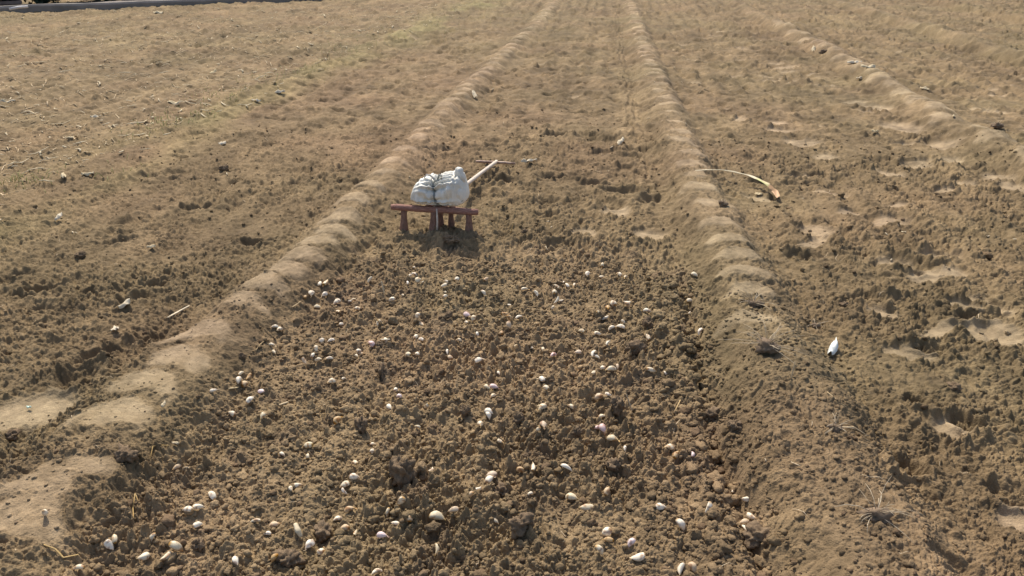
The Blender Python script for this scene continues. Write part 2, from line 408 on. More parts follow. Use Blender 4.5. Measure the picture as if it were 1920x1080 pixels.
# grid lookup of the real field surface
def surf(x, y):
    j = np.clip(np.searchsorted(ys, y) - 1, 0, nr - 2)
    fy = (y - ys[j]) / (ys[j + 1] - ys[j])
    uu = (x + .103 * y) / (.36 + .585 * y)
    i = np.clip(np.searchsorted(u, uu) - 1, 0, nc - 2)
    fx = (uu - u[i]) / (u[i + 1] - u[i])
    return (Hg[j, i] * (1 - fx) + Hg[j, i + 1] * fx) * (1 - fy) + (Hg[j + 1, i] * (1 - fx) + Hg[j + 1, i + 1] * fx) * fy
def at(px, py):                              # photo pixel -> point on the field surface
    d = ray(px, py)
    t = (0.16 - CAM_H) / d[2]; step = .004
    for k in range(4000):
        x, y, z = d * t + np.array([0, 0, CAM_H])
        if z <= surf(x, y): break
        t += step
    return Vector((float(x), float(y), float(surf(x, y))))

# ------------------------------------------------------------------ loose crumbs of soil (stuff)
def ico(sub):
    bm = bmesh.new(); bmesh.ops.create_icosphere(bm, subdivisions=sub, radius=1)
    v = np.array([p.co[:] for p in bm.verts]); f = np.array([[q.index for q in p.verts] for p in bm.faces]); bm.free()
    return v, f
def lump(v, seed, amp=.40, rough=.20):
    o = Vector((seed * 13.7, seed * 5.1, -seed * 3.3)); out = []
    for p in v:
        q = Vector(p)
        k = 1 + amp * mnoise.noise(q * .9 + o) * 1.6 + rough * 2.2 * mnoise.noise(q * 2.6 + o) + rough * mnoise.noise(q * 5.5 + o)
        k -= .10 * abs(mnoise.noise(q * 1.7 - o))
        out.append(q * k)
    return np.array([p[:] for p in out])
V2, F2 = ico(2); V3, F3 = ico(3)
small = [lump(V2, s + 1) for s in range(8)]; big = [lump(V3, s + 30) for s in range(8)]
rs = np.random.RandomState(3)
def scatter(n, xf, ylo, yhi, rlo, rhi, power, keepf, vs, F, ypow=1.5):
    y = ylo + (yhi - ylo) * rs.rand(n) ** ypow; x = xf(y, rs.rand(n))
    r = rlo + (rhi - rlo) * rs.rand(n) ** power
    ok = keepf(x, y) > rs.rand(n); x, y, r = x[ok], y[ok], r[ok]; n = len(x)
    z = surf(x, y) + r * (-.15 + .5 * rs.rand(n))
    th = rs.rand(n) * 6.283; c, s = np.cos(th), np.sin(th)
    sc = np.stack([.8 + .5 * rs.rand(n), .8 + .4 * rs.rand(n), .6 + .4 * rs.rand(n)], -1)
    base = np.array(vs)[rs.randint(0, len(vs), n)] * sc[:, None, :] * r[:, None, None]
    X = base[..., 0] * c[:, None] - base[..., 1] * s[:, None] + x[:, None]
    Y = base[..., 0] * s[:, None] + base[..., 1] * c[:, None] + y[:, None]
    Z = base[..., 2] + z[:, None]
    P = np.stack([X, Y, Z], -1)
    Fa = (F[None] + (np.arange(n) * P.shape[1])[:, None, None]).reshape(-1, 3)
    _, cc = terrain(x, y, .01)
    cc = cc * (.78 + .4 * rs.rand(n))[:, None]
    wet = (rs.rand(n) < .14); cc[wet] *= np.array([.72, .69, .72])
    return P.reshape(-1, 3), Fa, np.repeat(cc, P.shape[1], 0)
def merge(parts):
    V, F, C = [], [], []; o = 0
    for v, f, c in parts: V.append(v); F.append(f + o); C.append(c); o += len(v)
    return np.concatenate(V), np.concatenate(F), np.concatenate(C)
def bedx(y, r): return xL(y) + .16 + (xR(y) - xL(y) - .36) * r
one = lambda x, y: np.ones_like(x)
def tilk(x, y): return ss(-.05, .25, 3.55 - y + .1 * vn(x, y, .3, 12)) * ss(.12, .3, x - xL(y)) 
parts = [scatter(20000, bedx, .9, 3.75, .0022, .0065, 1.5, tilk, small, F2, 1.1),
         scatter(2600, bedx, .9, 3.75, .006, .012, 2.0, tilk, small, F2, 1.1),
         scatter(230, bedx, .9, 3.7, .010, .019, 2.2, tilk, big, F3, 1.1),
         scatter(200, lambda y, r: xR(y) - .40 + .17 * r, .9, 3.4, .010, .023, 1.5, one, big, F3, 1.0)]
V, F, C = merge(parts)
tag(link('soil_crumbs', np_mesh('soil_crumbs', V, F, M_soil, C)), 'loose brown crumbs of freshly turned soil covering the tilled bed', 'soil', kind='stuff')
parts = [scatter(1800, lambda y, r: -3.1 + 1.75 * r, 1.2, 6, .002, .009, 2.6, one, small, F2, 1.1),
         scatter(3200, lambda y, r: xR(y) + .15 + 2.6 * r, 1.2, 6, .002, .010, 2.4, one, small, F2, 1.1),
         scatter(1600, lambda y, r: xR(y) - .2 + .45 * r, 1.0, 3.0, .002, .008, 2.4, one, small, F2, 1.0),
         scatter(500, lambda y, r: xL(y) - .3 + .5 * r, 1.0, 3.0, .002, .006, 2.4, one, small, F2, 1.0),
         scatter(700, lambda y, r: -1.1 + 1.6 * r, 3.6, 7, .003, .010, 2.2, one, small, F2, 1.2),
         scatter(90, lambda y, r: xR(y) + .2 + 2.4 * r, 1.3, 5, .011, .018, 2.2, one, big, F3, 1.2)]
V, F, C = merge(parts)
tag(link('scattered_crumbs', np_mesh('scattered_crumbs', V, F, M_soil, C)), 'small dry soil crumbs scattered over the raked ground and ridges', 'soil', kind='stuff')

# ------------------------------------------------------------------ single large clods
M_clod = mat_plain('clod_soil', (.120, .086, .056), .95, color2=(.225, .160, .100), scale=90, bump=1.0, dist=.005, spec=.1)
V4, F4 = ico(4)
CLODS = [((755, 893), .034, .052, 'tallest clod, dark and standing like a slab left of the bed middle'),
 ((977, 985), .030, .026, 'dark rounded clod near the bottom edge in the middle of the tilled bed'),
 ((718, 703), .024, .030, 'smooth dark clod below and left of the tool, amid garlic cloves'),
 ((1215, 602), .025, .020, 'dark clod below a lone shiny clove, at the right side of the far tilled bed'),
 ((1158, 758), .024, .030, 'upright dark clod right of the middle of the bed, beside a bent straw'),
 ((678, 797), .020, .026, 'dark lumpy clod left of the bed middle, below three white cloves'),
 ((872, 770), .015, .020, 'small upright dark clod in the middle of the tilled bed'),
 ((975, 786), .018, .022, 'grey brown clod between the bed middle and a standing clove'),
 ((1082, 806), .015, .014, 'small dark clod left of a pair of pinkish cloves'),
 ((150, 473), .022, .016, 'round dark clod alone on the raked soil at the far left, beyond the left ridge'),
 ((238, 852), .028, .020, 'dark clod on the inner foot of the left ridge, near the lower left'),
 ((421, 311), .026, .022, 'dark clod on the raked soil left of the tool, far beyond the left ridge'),
 ((25, 812), .020, .013, 'low dark clod at the left border of the photo'),
 ((453, 662), .012, .010, 'small dark clod at the inner edge of the left ridge'),
 ((1423, 1005), .038, .024, 'broad grey clod at the foot of the right ridge near the bottom edge'),
 ((1335, 778), .026, .018, 'grey clod in the furrow at the foot of the right ridge'),
 ((1378, 798), .026, .022, 'dark blocky clod at the foot of the right ridge, right of the grey one'),
 ((1150, 870), .022, .016, 'brown clod right below the broad clove right of the bed middle'),
 ((885, 625), .012, .010, 'brown pebble sized clod in the far middle of the bed'),
 ((840, 588), .018, .014, 'round dark clod in the far middle of the bed beside a white clove'),
 ((941, 925), .026, .020, 'pale lumpy clod in the middle near a row of three cloves'),
 ((820, 1030 - 82), .001, .001, ''), 
 ((636, 548), .018, .014, 'dark clod on the far left side of the bed beside paired cloves'),
 ((985, 429), .017, .013, 'dark clod lying on the raked soil right of the tool'),
 ((1193, 650), .030, .020, 'broad purplish clod on the far right part of the tilled bed'),
 ((540, 1050), .032, .024, 'large brown clod near the bottom edge left of the middle'),
 ((606, 995), .024, .019, 'dark clod beside a husk chip near the lower left of the bed'),
 ((373, 1020), .018, .016, 'dark clod among the cloves at the lower left'),
 ((1790, 722), .022, .014, 'dark clod on the raked soil at the far right'),
 ((1585, 568), .022, .014, 'grey clod at the outer foot of the right ridge'),
 ((845, 446), .035, .018, 'grey crusted clod pushed up in front of the tool'),
 ((712, 640), .014, .012, 'grey dark clod touching a pinkish clove at the bed left')]
for k, ((px, py), r, hh, lab) in enumerate(CLODS):
    if not lab: continue
    p = at(px, py + 8)
    v = lump(V4, 100 + k, .38, .24)
    v = np.array([(Vector(q) * (1 + .10 * mnoise.noise(Vector(q) * 7) + .09 * mnoise.noise(Vector(q) * 14) + .05 * mnoise.noise(Vector(q) * 28)))[:] for q in v]) * np.array([r, r * .8, hh])
    th = rs.rand() * 6; Rz = np.array([[math.cos(th), -math.sin(th), 0], [math.sin(th), math.cos(th), 0], [0, 0, 1]])
    me = np_mesh('soil_clod', v @ Rz.T if r < .03 else v, F4, M_clod)
    o = link('soil_clod', me, None, (p.x, p.y, p.z + hh * .45)); tag(o, lab, 'soil clod', 'large soil clods')

# ------------------------------------------------------------------ garlic cloves
M_garlic = mat_plain('garlic_skin', (.73, .63, .48), .5, color2=(.84, .77, .63), scale=6, bump=.15, dist=.0006, stretch=(1, 3, 3), rand=.18, spec=.4)
M_garlic_tan = mat_plain('garlic_skin_tan', (.50, .37, .24), .55, color2=(.68, .56, .42), scale=70, bump=.2, dist=.0006, stretch=(1, 8, 8), rand=.15, spec=.3)
M_garlic_pink = mat_plain('garlic_skin_pink', (.62, .45, .43), .45, color2=(.80, .70, .66), scale=60, bump=.15, dist=.0006, stretch=(1, 6, 6), rand=.1, spec=.4)
def clove_mesh(seed, mat, fat=1.0, bend=1.0, skin=False):
    q = random.Random(seed); nL, nA = 22, 20; v = []; f = []
    prof = [(0, .16), (.03, .24), (.10, .30), (.22, .375), (.36, .40), (.50, .37), (.64, .30), (.76, .21), (.86, .115), (.93, .055), (1.0, .018)]
    xs = [a for a, b in prof]; rr = [b for a, b in prof]
    ph = q.uniform(0, 6)
    for i in range(nL):
        t = i / (nL - 1); r = float(np.interp(t, xs, rr)) * fat * .5
        cz = bend * (.42 * (t - .5) ** 2 - .05) ; cy = bend * .04 * math.sin(t * 3 + ph)
        for k in range(nA):
            a = 2 * math.pi * k / nA
            y = math.cos(a) * r; z = math.sin(a) * r
            if z > 0: z *= .62; y *= 1 - .1 * math.sin(a)      # the two flatter inner faces
            else: z *= 1.05
            w = 1 + .035 * math.sin(5 * a + ph) + (.10 * math.sin(3 * a + ph) if t > .8 else 0)
            v.append(((t - .46), y * w + cy, z * w + cz))
    for i in range(nL - 1):
        for k in range(nA):
            k2 = (k + 1) % nA; f.append((i * nA + k, i * nA + k2, (i + 1) * nA + k2, (i + 1) * nA + k))
    f.append(tuple(range(nA - 1, -1, -1))); f.append(tuple((nL - 1) * nA + k for k in range(nA)))
    if skin:                                   # torn flap of papery skin at the tip
        b = len(v); n = 7
        for i in range(n):
            t = i / (n - 1)
            for s_ in (-1, 1): v.append((.45 + .22 * t, s_ * (.07 * (1 - t * .7)) + .05 * math.sin(4 * t + ph), .07 + .06 * t + .03 * s_ * math.sin(3 * t)))
        for i in range(n - 1): f.append((b + 2 * i, b + 2 * i + 1, b + 2 * i + 3, b + 2 * i + 2))
    me = bpy.data.meshes.new('garlic_clove'); me.from_pydata(v, [], f); me.update()
    me.polygons.foreach_set('use_smooth', [True] * len(me.polygons)); me.materials.append(mat)
    ca = me.color_attributes.new('Col', 'FLOAT_COLOR', 'POINT')
    for i, p in enumerate(v):
        d = mnoise.noise(Vector(p) * 3.5 + Vector((seed, 0, 0))); st = 1 - .05 * abs(math.sin(9 * math.atan2(p[2], p[1])))
        k = 1.0 if d < .2 else max(.6, 1 - (d - .2) * 1.6)
        e = min(1, max(0, (-.38 - p[0]) / .08)); tpp = min(1, max(0, (p[0] - .30) / .2))
        r = [1, 1, 1]
        for c_, (q1, q2) in enumerate(((.55, .86), (.42, .72), (.30, .56))): r[c_] = st * (1 - e + e * q1) * (1 - tpp + tpp * q2) * (k if c_ == 0 else k ** (1.2 + .2 * c_))
        ca.data[i].color = (*r, 1)
    return me
CM = [clove_mesh(s, M_garlic, fa, be, sk) for s, fa, be, sk in [(1, 1.15, 1, False), (2, 1.0, 1.2, True), (3, 1.35, .8, False), (4, .85, 1.3, False), (5, 1.5, .6, True), (6, 1.1, 1.0, False)]]
CT = [clove_mesh(s, M_garlic_tan, fa, be, sk) for s, fa, be, sk in [(11, 1.4, .7, True), (12, 1.1, 1.0, False)]]
CP = [clove_mesh(s, M_garlic_pink, fa, be, sk) for s, fa, be, sk in [(21, 1.2, .9, False), (22, 1.35, .7, True)]]
G = """401,735 491,737p 470,755 435,779 494,782 332,876t 578,838 530,854s 578,858s 557,914 547,920s 398,931b 373,953 353,961 372,987
86,970 217,1014 207,1029 288,1014 333,1032b 312,1046 271,1049 148,1068 480,983 502,1003s 515,987t 581,1025 602,1038 443,1056 517,1053t
634,977 634,790t 601,533 611,530 574,559t 584,553 609,553 632,568 635,586 596,576 669,579 663,563 694,527 735,565 755,555s
777,503s 777,515 769,517s 764,531 784,529 516,614 525,620 710,608 641,611s 784,596 790,607 780,632 789,639 604,640 621,640 510,648 515,662
594,660 587,667 598,679 618,674 697,647p 723,641 675,662t 669,669s 766,665 783,669 572,679t 453,701 467,708t 449,715 460,723t 622,717 645,714s
741,733 749,747p 731,765 800,766 833,536 837,529s 857,525 835,551s 835,557 912,523t 907,553 983,543 1005,554 1043,540 1057,530s 1063,537
1077,536 1039,549 1043,566 1052,566s 1101,516 1129,498 1127,521 1161,516 1173,522 1037,581s 955,572s 948,590tb 973,597 955,601t 876,591p
888,601 874,607s 712,607 1175,568 1176,578t 1213,585b 1149,570 1139,578t 1121,590 1134,596 1128,600 1146,617 1163,615b 1214,633 1140,646
1120,627 1090,624 955,617t 942,625t 895,629s 861,640 839,662 844,674t 898,679 968,655 996,656s 1018,656 1037,668p 1084,664t 1113,664 1118,672
935,701s 1015,714 1111,699 1129,694 1145,695b 1157,690t 1221,695b 674,662 914,728 926,727p 924,743 1023,731 1140,741s 1122,752tb 1070,765
1017,767 917,773 916,782 900,798 1018,803t 1009,810s 1129,782 1120,807p 1130,810p 938,830 1148,830b 700,835s 698,849s 783,802s 665,873
808,883 999,878 977,885t 1062,881b 922,892t 919,902 895,917 885,935t 993,927s 1072,936b 1100,955b 1138,925t 665,897 647,913 647,928s
753,950 742,982 728,967 656,959t 647,998t 667,1001s 717,1008p 768,973t 820,975B 851,962t 818,1033 1137,1003 1140,1015t 1183,1025p 1123,1038
1195,1048b 1238,953 1275,990b 707,1077 1277,1070 1255,843 1268,854t 1297,853ps 1397,940 1326,959b 1408,970 1395,980t 1395,992 1298,1067t
1372,923s 1302,517 1293,565 1293,590s 1312,627 930,982s 1172,843s 1247,700s 792,530s 1168,606s 655,566s"""
items = []
for w in G.split():
    a, b = w.split(','); k = ''.join(c for c in b if c.isalpha()); b = b.rstrip('stpbB')
    items.append((float(a), float(b), k))
zones_y = [(1000, 'at the bottom edge'), (900, 'in the nearest soil'), (800, 'in the near soil'), (700, 'just before mid bed'),
           (640, 'halfway up the bed'), (590, 'just past mid bed'), (545, 'in the far bed'), (0, 'in the farthest strip')]
zones_x = [(420, 'on the left ridge slope'), (560, 'beside the left ridge'), (700, 'left of centre'), (850, 'slightly left'), (1000, 'in the middle'),
           (1110, 'slightly right'), (1220, 'right of centre'), (2000, 'beside the right ridge')]
zone = {}
for n, (px, py, k) in enumerate(items):
    zy = next(t for lim, t in zones_y if py >= lim); zx = next(t for lim, t in zones_x if px < lim)
    col = 'tan' if 't' in k else 'pinkish' if 'p' in k else 'white'
    size = 'very large ' if 'B' in k else 'large ' if 'b' in k else 'small ' if 's' in k else ''
    zone.setdefault((zy, zx, size, col), []).append((px, py, n))
ORD = ['leftmost', 'second from left', 'third from left', 'fourth from left', 'fifth from left', 'sixth from left', 'seventh from left']
labels = {}
for (zy, zx, size, col), lst in zone.items():
    lst.sort()
    for i, (px, py, n) in enumerate(lst):
        t = '%s%s clove %s, %s' % (size, col, zy, zx)
        if len(lst) == 2: t += ', the %s one' % ('left', 'right')[i]
        elif len(lst) > 2: t += ', ' + ORD[i] if i < len(lst) - 1 else ', rightmost'
        labels[n] = t
for n, (px, py, k) in enumerate(items):
    L = rnd.uniform(.029, .036) * (1.1 if py < 640 else 1)
    if 's' in k: L = rnd.uniform(.021, .026)
    if 'b' in k: L = rnd.uniform(.038, .043)
    if 'B' in k: L = .046
    p = at(px, py + L * .18 * FPX / 3.0)
    me = rnd.choice(CT if 't' in k else CP if 'p' in k else CM)
    roll = rnd.choice([math.pi, math.pi, rnd.uniform(0, 6.28)]) + rnd.gauss(0, .35)
    up = rnd.uniform(-.35, .35) if rnd.random() < .8 else rnd.uniform(.5, 1.2)
    o = link('garlic_clove', me, None, (p.x, p.y, p.z + L * (rnd.uniform(.17, .27) + .22 * abs(math.sin(up)))), (roll, up, rnd.uniform(0, 6.28)))
    o.scale = (L, L * rnd.uniform(.95, 1.2), L * rnd.uniform(.95, 1.15))
    tag(o, labels[n], 'garlic clove', 'garlic cloves strewn over the tilled bed')

# ------------------------------------------------------------------ the wooden row marker
M_wood = mat_plain('red_bark_wood', (.17, .075, .056), .85, color2=(.40, .225, .17), scale=45, bump=.8, dist=.004, stretch=(1, 5, 5))
M_tooth = mat_plain('tooth_wood', (.12, .060, .042), .85, color2=(.33, .19, .135), scale=50, bump=.8, dist=.004, stretch=(6, 6, .8))
M_shaft = mat_plain('pale_shaft_wood', (.50, .40, .31), .6, color2=(.70, .60, .49), scale=20, bump=.3, dist=.002, stretch=(4, 1, 4))
M_grip = mat_plain('grip_wood', (.22, .12, .08), .6, color2=(.50, .36, .26), scale=18, bump=.3, dist=.002)
def unz(px, py, z):
    x, y = un(px, py, z); return Vector((x, y, z))
def on_y(px, py, y):                          # point on the pixel's ray at distance y
    d = ray(px, py); t = y / d[1]; return Vector((float(d[0] * t), y, float(CAM_H + d[2] * t)))
rootp = Vector((-.80, 3.80, 0.0))
tool = bpy.data.objects.new('row_marker', None); COL.objects.link(tool); tool.location = rootp
tag(tool, 'wooden row marker with red beam, stubby teeth and long pale T handle', 'garden tool')
bz = .155
A = on_y(734, 388, 3.775); B = on_y(896, 398, 3.735)
def pts_between(a, b, n, wob=0): return [a.lerp(b, i / (n - 1)) + Vector((rnd.gauss(0, wob), rnd.gauss(0, wob), rnd.gauss(0, wob))) for i in range(n)]
MB().tube(pts_between(A, B, 14, .0008), [.0145, .0165, .0165, .016, .0175, .0165, .0165, .018, .017, .0165, .017, .0165, .0165, .015], 12, jit=.08).build('beam', M_wood, tool, rootp)
side = (B - A).normalized(); back = Vector((-side.y, side.x, 0)).normalized()
def tooth(top, bottom, rt, rb, n=9):
    MB().tube([top.lerp(bottom, i / (n - 1)) for i in range(n)], [rt + (rb - rt) * ss(.2, .75, i / (n - 1)) for i in range(n)], 10, jit=.07, flat=.75).build('tooth', M_tooth, tool, rootp)
for f_, bpx, rt, rb in [(.145, (757, 436), .0155, .023), (.50, (812, 440), .019, .027), (.895, (880, 446), .0155, .023)]:
    t = A.lerp(B, f_) + Vector((0, 0, -.008)); b = on_y(bpx[0], bpx[1], t.y - .01); tooth(t, b + Vector((0, 0, -.03)), rt, rb)
A2 = A + back * .11 + side * .15 + Vector((0, 0, -.034)); B2 = B + back * .11 - side * .09 + Vector((0, 0, -.034))
MB().tube(pts_between(A2, B2, 9, .001), .0155, 10, jit=.08).build('beam', M_wood, tool, rootp)
for f_ in (.35, .62):
    t = A2.lerp(B2, f_); g = float(surf(t.x, t.y)); tooth(t, Vector((t.x, t.y, g - .03)), .013, .018)
for f_ in (.38, .46, .56, .65):
    a = A.lerp(B, f_) + Vector((0, 0, -.004)); MB().tube([a + back * .012, a + back * .06, a + back * .12 + Vector((0, 0, -.014))], .012, 8, flat=.5, jit=.05).build('slat', M_wood, tool, rootp)
# pale splint tied to the middle tooth
a = A.lerp(B, .535) + Vector((0, -.014, .01)); MB().tube([a, a + Vector((.003, -.012, -.06)), a + Vector((-.001, -.016, -.13))], [.004, .005, .004], 6).build('splint', M_shaft, tool, rootp)
S0 = A.lerp(B, .5) + Vector((0, 0, .006)); S1 = at(931, 313) + Vector((0, 0, .035))
MB().tube(pts_between(S0, S1, 12, .0008), [.012] * 4 + [.0115] * 4 + [.011] * 4, 12, jit=.03).build('handle', M_shaft, tool, rootp)
T0 = at(893, 309.5) + Vector((0, 0, .028)); T1 = at(966, 313.5) + Vector((0, 0, .028)); mid = (T0 + T1) / 2; off = S1 - mid; off = Vector((0, off.y, 0))
T0 += off; T1 += off
MB().tube(pts_between(T0, T1, 9, .0005), [.0075, .009, .009, .009, .0095, .009, .009, .0085, .0075], 10, jit=.04).build('grip', M_grip, tool, rootp)

# ------------------------------------------------------------------ the tied sack
M_sack = mat_plain('woven_sack', (.54, .525, .46), .5, color2=(.80, .775, .69), scale=11, bump=.25, dist=.004, spec=.35)
M_rope = mat_plain('grey_rope', (.17, .18, .165), .85, color2=(.34, .35, .32), scale=120, bump=.6, dist=.001)
def sack_center():
    p = on_y(827, 391, 3.84); return Vector((p.x, 3.815, bz - .014))
SC = sack_center()
yawS = math.atan2(side.y, side.x)
nU, nV = 150, 96; sv = []; sf = []
def sack_pt(u_, v_):
    # u around the waist of the lying sack (0..2pi in the y-z plane), v along its length -1..1
    x = v_ * .139
    lim = math.sqrt(max(0, 1 - abs(v_) ** 5.5))
    # left lobe low and round, right lobe boxy with a high right end
    hgt = float(np.interp(v_, [-1, -.8, -.45, -.12, 0.0, .15, .5, .85, 1.0], [.110, .150, .165, .165, .165, .182, .205, .200, .17]))
    dep = float(np.interp(v_, [-1, -.6, 0, .6, 1], [.075, .095, .085, .095, .07]))
    lim_r = lim if v_ < 0 else math.sqrt(max(0, 1 - abs(v_) ** 7)) 
    c, s = math.cos(u_), math.sin(u_)
    ex = .62
    y = dep * math.copysign(abs(c) ** ex, c) * (.25 + .75 * lim_r)
    z = hgt * .388 * (1 + math.copysign(abs(s) ** ex, s) * lim_r)
    if v_ < 0: z = z * (.55 + .45 * lim) 
    # rope pinch
    g = math.exp(-((v_ + .02 + .10 * math.sin(u_)) / .085) ** 2)
    y *= 1 - .16 * g; z = z - (.018 * g * max(0, s)) + .004 * g * max(0, -s)
    q = Vector((x * 6, y * 6, z * 6))
    # folds running from the pinch, plus creases
    fold = math.sin(u_ * 15 + 2.5 * mnoise.noise(q * 1.3)) * (.0095 * math.exp(-(abs(v_ + .02 + .05 * mnoise.noise(q)) / .38) ** 1.3)) * (1 + 1.2 * mnoise.noise(q * .8 + Vector((9, 2, 1))))
    cre = .014 * mnoise.noise(q * 1.6 + Vector((3, 1, 2))) + .026 * (abs(mnoise.noise(q * 2.2 + Vector((x * 25, 0, 0)))) - .2) + .003 * mnoise.noise(q * 6)
    r = 1 + (fold + cre) / .09
    y *= r; z = z if s < -.3 else .06 + (z - .06) * (1 + (fold + cre) / .085)
    return Vector((x * (1 + .12 * (1 - (z / .16)) * (1 if v_ > 0 else .3)), y, max(z, 0.0)))
for j in range(nV):
    v_ = -1 + 2 * j / (nV - 1); v_ = math.copysign(1 - (1 - abs(v_)) ** 1.35, v_)
    for i in range(nU): sv.append(sack_pt(2 * math.pi * i / nU, v_))
for j in range(nV - 1):
    for i in range(nU):
        i2 = (i + 1) % nU; sf.append((j * nU + i, j * nU + i2, (j + 1) * nU + i2, (j + 1) * nU + i))
sf.append(tuple(range(nU - 1, -1, -1))); sf.append(tuple((nV - 1) * nU + i for i in range(nU)))
me = bpy.data.meshes.new('sack_body'); me.from_pydata(sv, [], sf); me.update(); me.polygons.foreach_set('use_smooth', [True] * len(me.polygons)); me.materials.append(M_sack)
sack = bpy.data.objects.new('sack', None); COL.objects.link(sack); sack.location = SC; sack.rotation_euler = (0, 0, yawS)
tag(sack, 'white woven plastic sack tied around with grey rope, lying on the wooden row marker', 'sack')
link('sack_body', me, sack)
# gathered mouth: bunched ridge on top and the upright ear at the right end
def ruffle(name, base, tip, r0, r1, n=16, seg=12, lobes=5, am=.35, ph=0):
    v = []; f = []
    for j in range(seg):
        t = j / (seg - 1); c = base.lerp(tip, t) + Vector((.006 * math.sin(t * 4 + ph), .005 * math.cos(t * 5), 0)); r = r0 + (r1 - r0) * t + .004 * math.sin(t * 5)
        d = (tip - base).normalized(); a = d.cross(Vector((0, 1, .2))).normalized(); b = d.cross(a)
        for i in range(n * 2):
            u_ = 2 * math.pi * i / (n * 2); rr = r * (1 + am * math.sin(lobes * u_ + ph + t * 2) * (.4 + .6 * t))
            if j == seg - 1: rr *= .55
            v.append(c + a * rr * math.cos(u_) + b * rr * .7 * math.sin(u_))
    m_ = n * 2
    for j in range(seg - 1):
        for i in range(m_): f.append((j * m_ + i, j * m_ + (i + 1) % m_, (j + 1) * m_ + (i + 1) % m_, (j + 1) * m_ + i))
    f.append(tuple((seg - 1) * m_ + i for i in range(m_)))
    me = bpy.data.meshes.new(name); me.from_pydata(v, [], f); me.update(); me.polygons.foreach_set('use_smooth', [True] * len(me.polygons)); me.materials.append(M_sack)
    return link(name, me, sack)
ruffle('sack_ear', Vector((.106, -.01, .118)), Vector((.118, -.015, .192)), .026, .021, ph=1, am=.2, lobes=3)
ruffle('sack_mouth', Vector((-.01, -.02, .105)), Vector((.085, -.02, .142)), .020, .026, ph=2, lobes=4)
# rope round the waist, crossing up to the knot, with a hanging tail and two loose curls
def rope_loop(off, tilt, r=.0042):
    pts = []
    for i in range(61):
        u_ = 2 * math.pi * i / 60; v_ = off + tilt * math.sin(u_); p = sack_pt(u_, v_); c = Vector((p.x, 0, .08)); d = (p - c); d.x = 0
        pts.append(p + d.normalized() * .003 if p.z > .004 else Vector((p.x, p.y, .003)))
    return pts
rope = MB()
rope.tube(rope_loop(-.03, -.10), .0045, 7, cap=False)
rope.tube(rope_loop(.00, -.13), .0040, 7, cap=False)
kn = sack_pt(math.pi * .62, .0) + Vector((.0, 0, .006))
rope.tube([kn + Vector((-.012, 0, 0)), kn + Vector((0, -.004, .010)), kn + Vector((.012, 0, .002)), kn + Vector((.002, .004, -.002))], [.006, .009, .008, .005], 8)
rope.tube([kn, kn + Vector((.006, 0, .022)), kn + Vector((.016, -.004, .040)), kn + Vector((.026, -.006, .036)), kn + Vector((.024, -.006, .020))], .0045, 7)
cr_ = kn + Vector((.02, -.02, -.004)); rope.tube([kn, kn + Vector((.035, -.035, .006)), sack_pt(math.pi * 1.25, .30) + Vector((0, -.003, 0)), sack_pt(math.pi * 1.2, .9) + Vector((0, -.003, 0))], [.004, .004, .003, .002], 6)
rope.build('rope', M_rope, sack)
M_twine = mat_plain('pale_twine', (.50, .47, .42), .7, scale=60)
tw = MB(); tw.tube([kn + Vector((-.005, 0, 0)), kn + Vector((-.014, 0, .018)), kn + Vector((-.032, -.002, .033)), kn + Vector((-.050, -.004, .036)), kn + Vector((-.060, -.006, .026)), kn + Vector((-.058, -.008, .016))], [.004, .004, .0045, .004, .0035, .003], 7)
tw.tube([kn, kn + Vector((-.012, -.006, .012)), kn + Vector((-.022, -.01, .022)), kn + Vector((-.026, -.012, .012))], .003, 6)
tw.build('twine', M_twine, sack)

# ------------------------------------------------------------------ straw, husks and stalks
M_straw = mat_plain('straw', (.40, .30, .18), .8, color2=(.62, .50, .34), scale=9, bump=0, rand=.15)
M_husk = mat_plain('pale_husk', (.48, .40, .28), .8, color2=(.68, .60, .46), scale=25, bump=.3, dist=.002, rand=.1)
def bits(n, xf, ylo, yhi, lo, hi, wid, curl, ypow=1.0, liftz=.004):
    m = MB()
    for k in range(n):
        y = ylo + (yhi - ylo) * rnd.random() ** ypow; x = xf(y, rnd.random()); a = rnd.gauss(0, .9); L = lo + (hi - lo) * rnd.random() ** 2
        b = rnd.gauss(0, curl); pts = []
        for i in range(4):
            t = i / 3 - .5; xx = x + math.cos(a) * L * t - math.sin(a) * b * L * (t * t); yy = y + math.sin(a) * L * t + math.cos(a) * b * L * (t * t)
            pts.append((xx, yy, float(surf(xx, yy)) + liftz + (rnd.random() * .3 * L * max(0, t) if rnd.random() < .5 else 0)))
        w = wid * rnd.uniform(.5, 1.3); m.tube(pts, [w * .7, w, w * .9, w * .4], 4, flat=.4)
    return m
tag(bits(6500, lambda y, r: float(xS(y)) - .1 - r * (1 + .6 * y), 3.0, 17, .03, .15, .0042, .3, 1.0).build('straw_litter', M_straw), 'pale chopped straw littering the stubble ground at left', 'straw', kind='stuff')
tag(bits(800, lambda y, r: float(xS(y)) + .1 - r * (1.2 + .6 * y), 3.3, 17, .04, .16, .0085, .8, 1.0, .012).build('husk_litter', M_husk), 'scattered pale maize husk flakes on the stubble ground', 'husk', kind='stuff')
tag(bits(520, lambda y, r: -3.0 + r * 6.5, 1.2, 9, .012, .075, .0011, .5, 1.6).build('root_fibres', M_straw), 'thin dry roots and straw bits strewn across the raked soil', 'straw', kind='stuff')
tag(bits(60, lambda y, r: -3.0 + r * 6.5, 2.5, 12, .012, .035, .005, .5, 1.2).build('husk_flakes', M_husk), 'small pale husk flakes dotted over the raked soil', 'husk', kind='stuff')

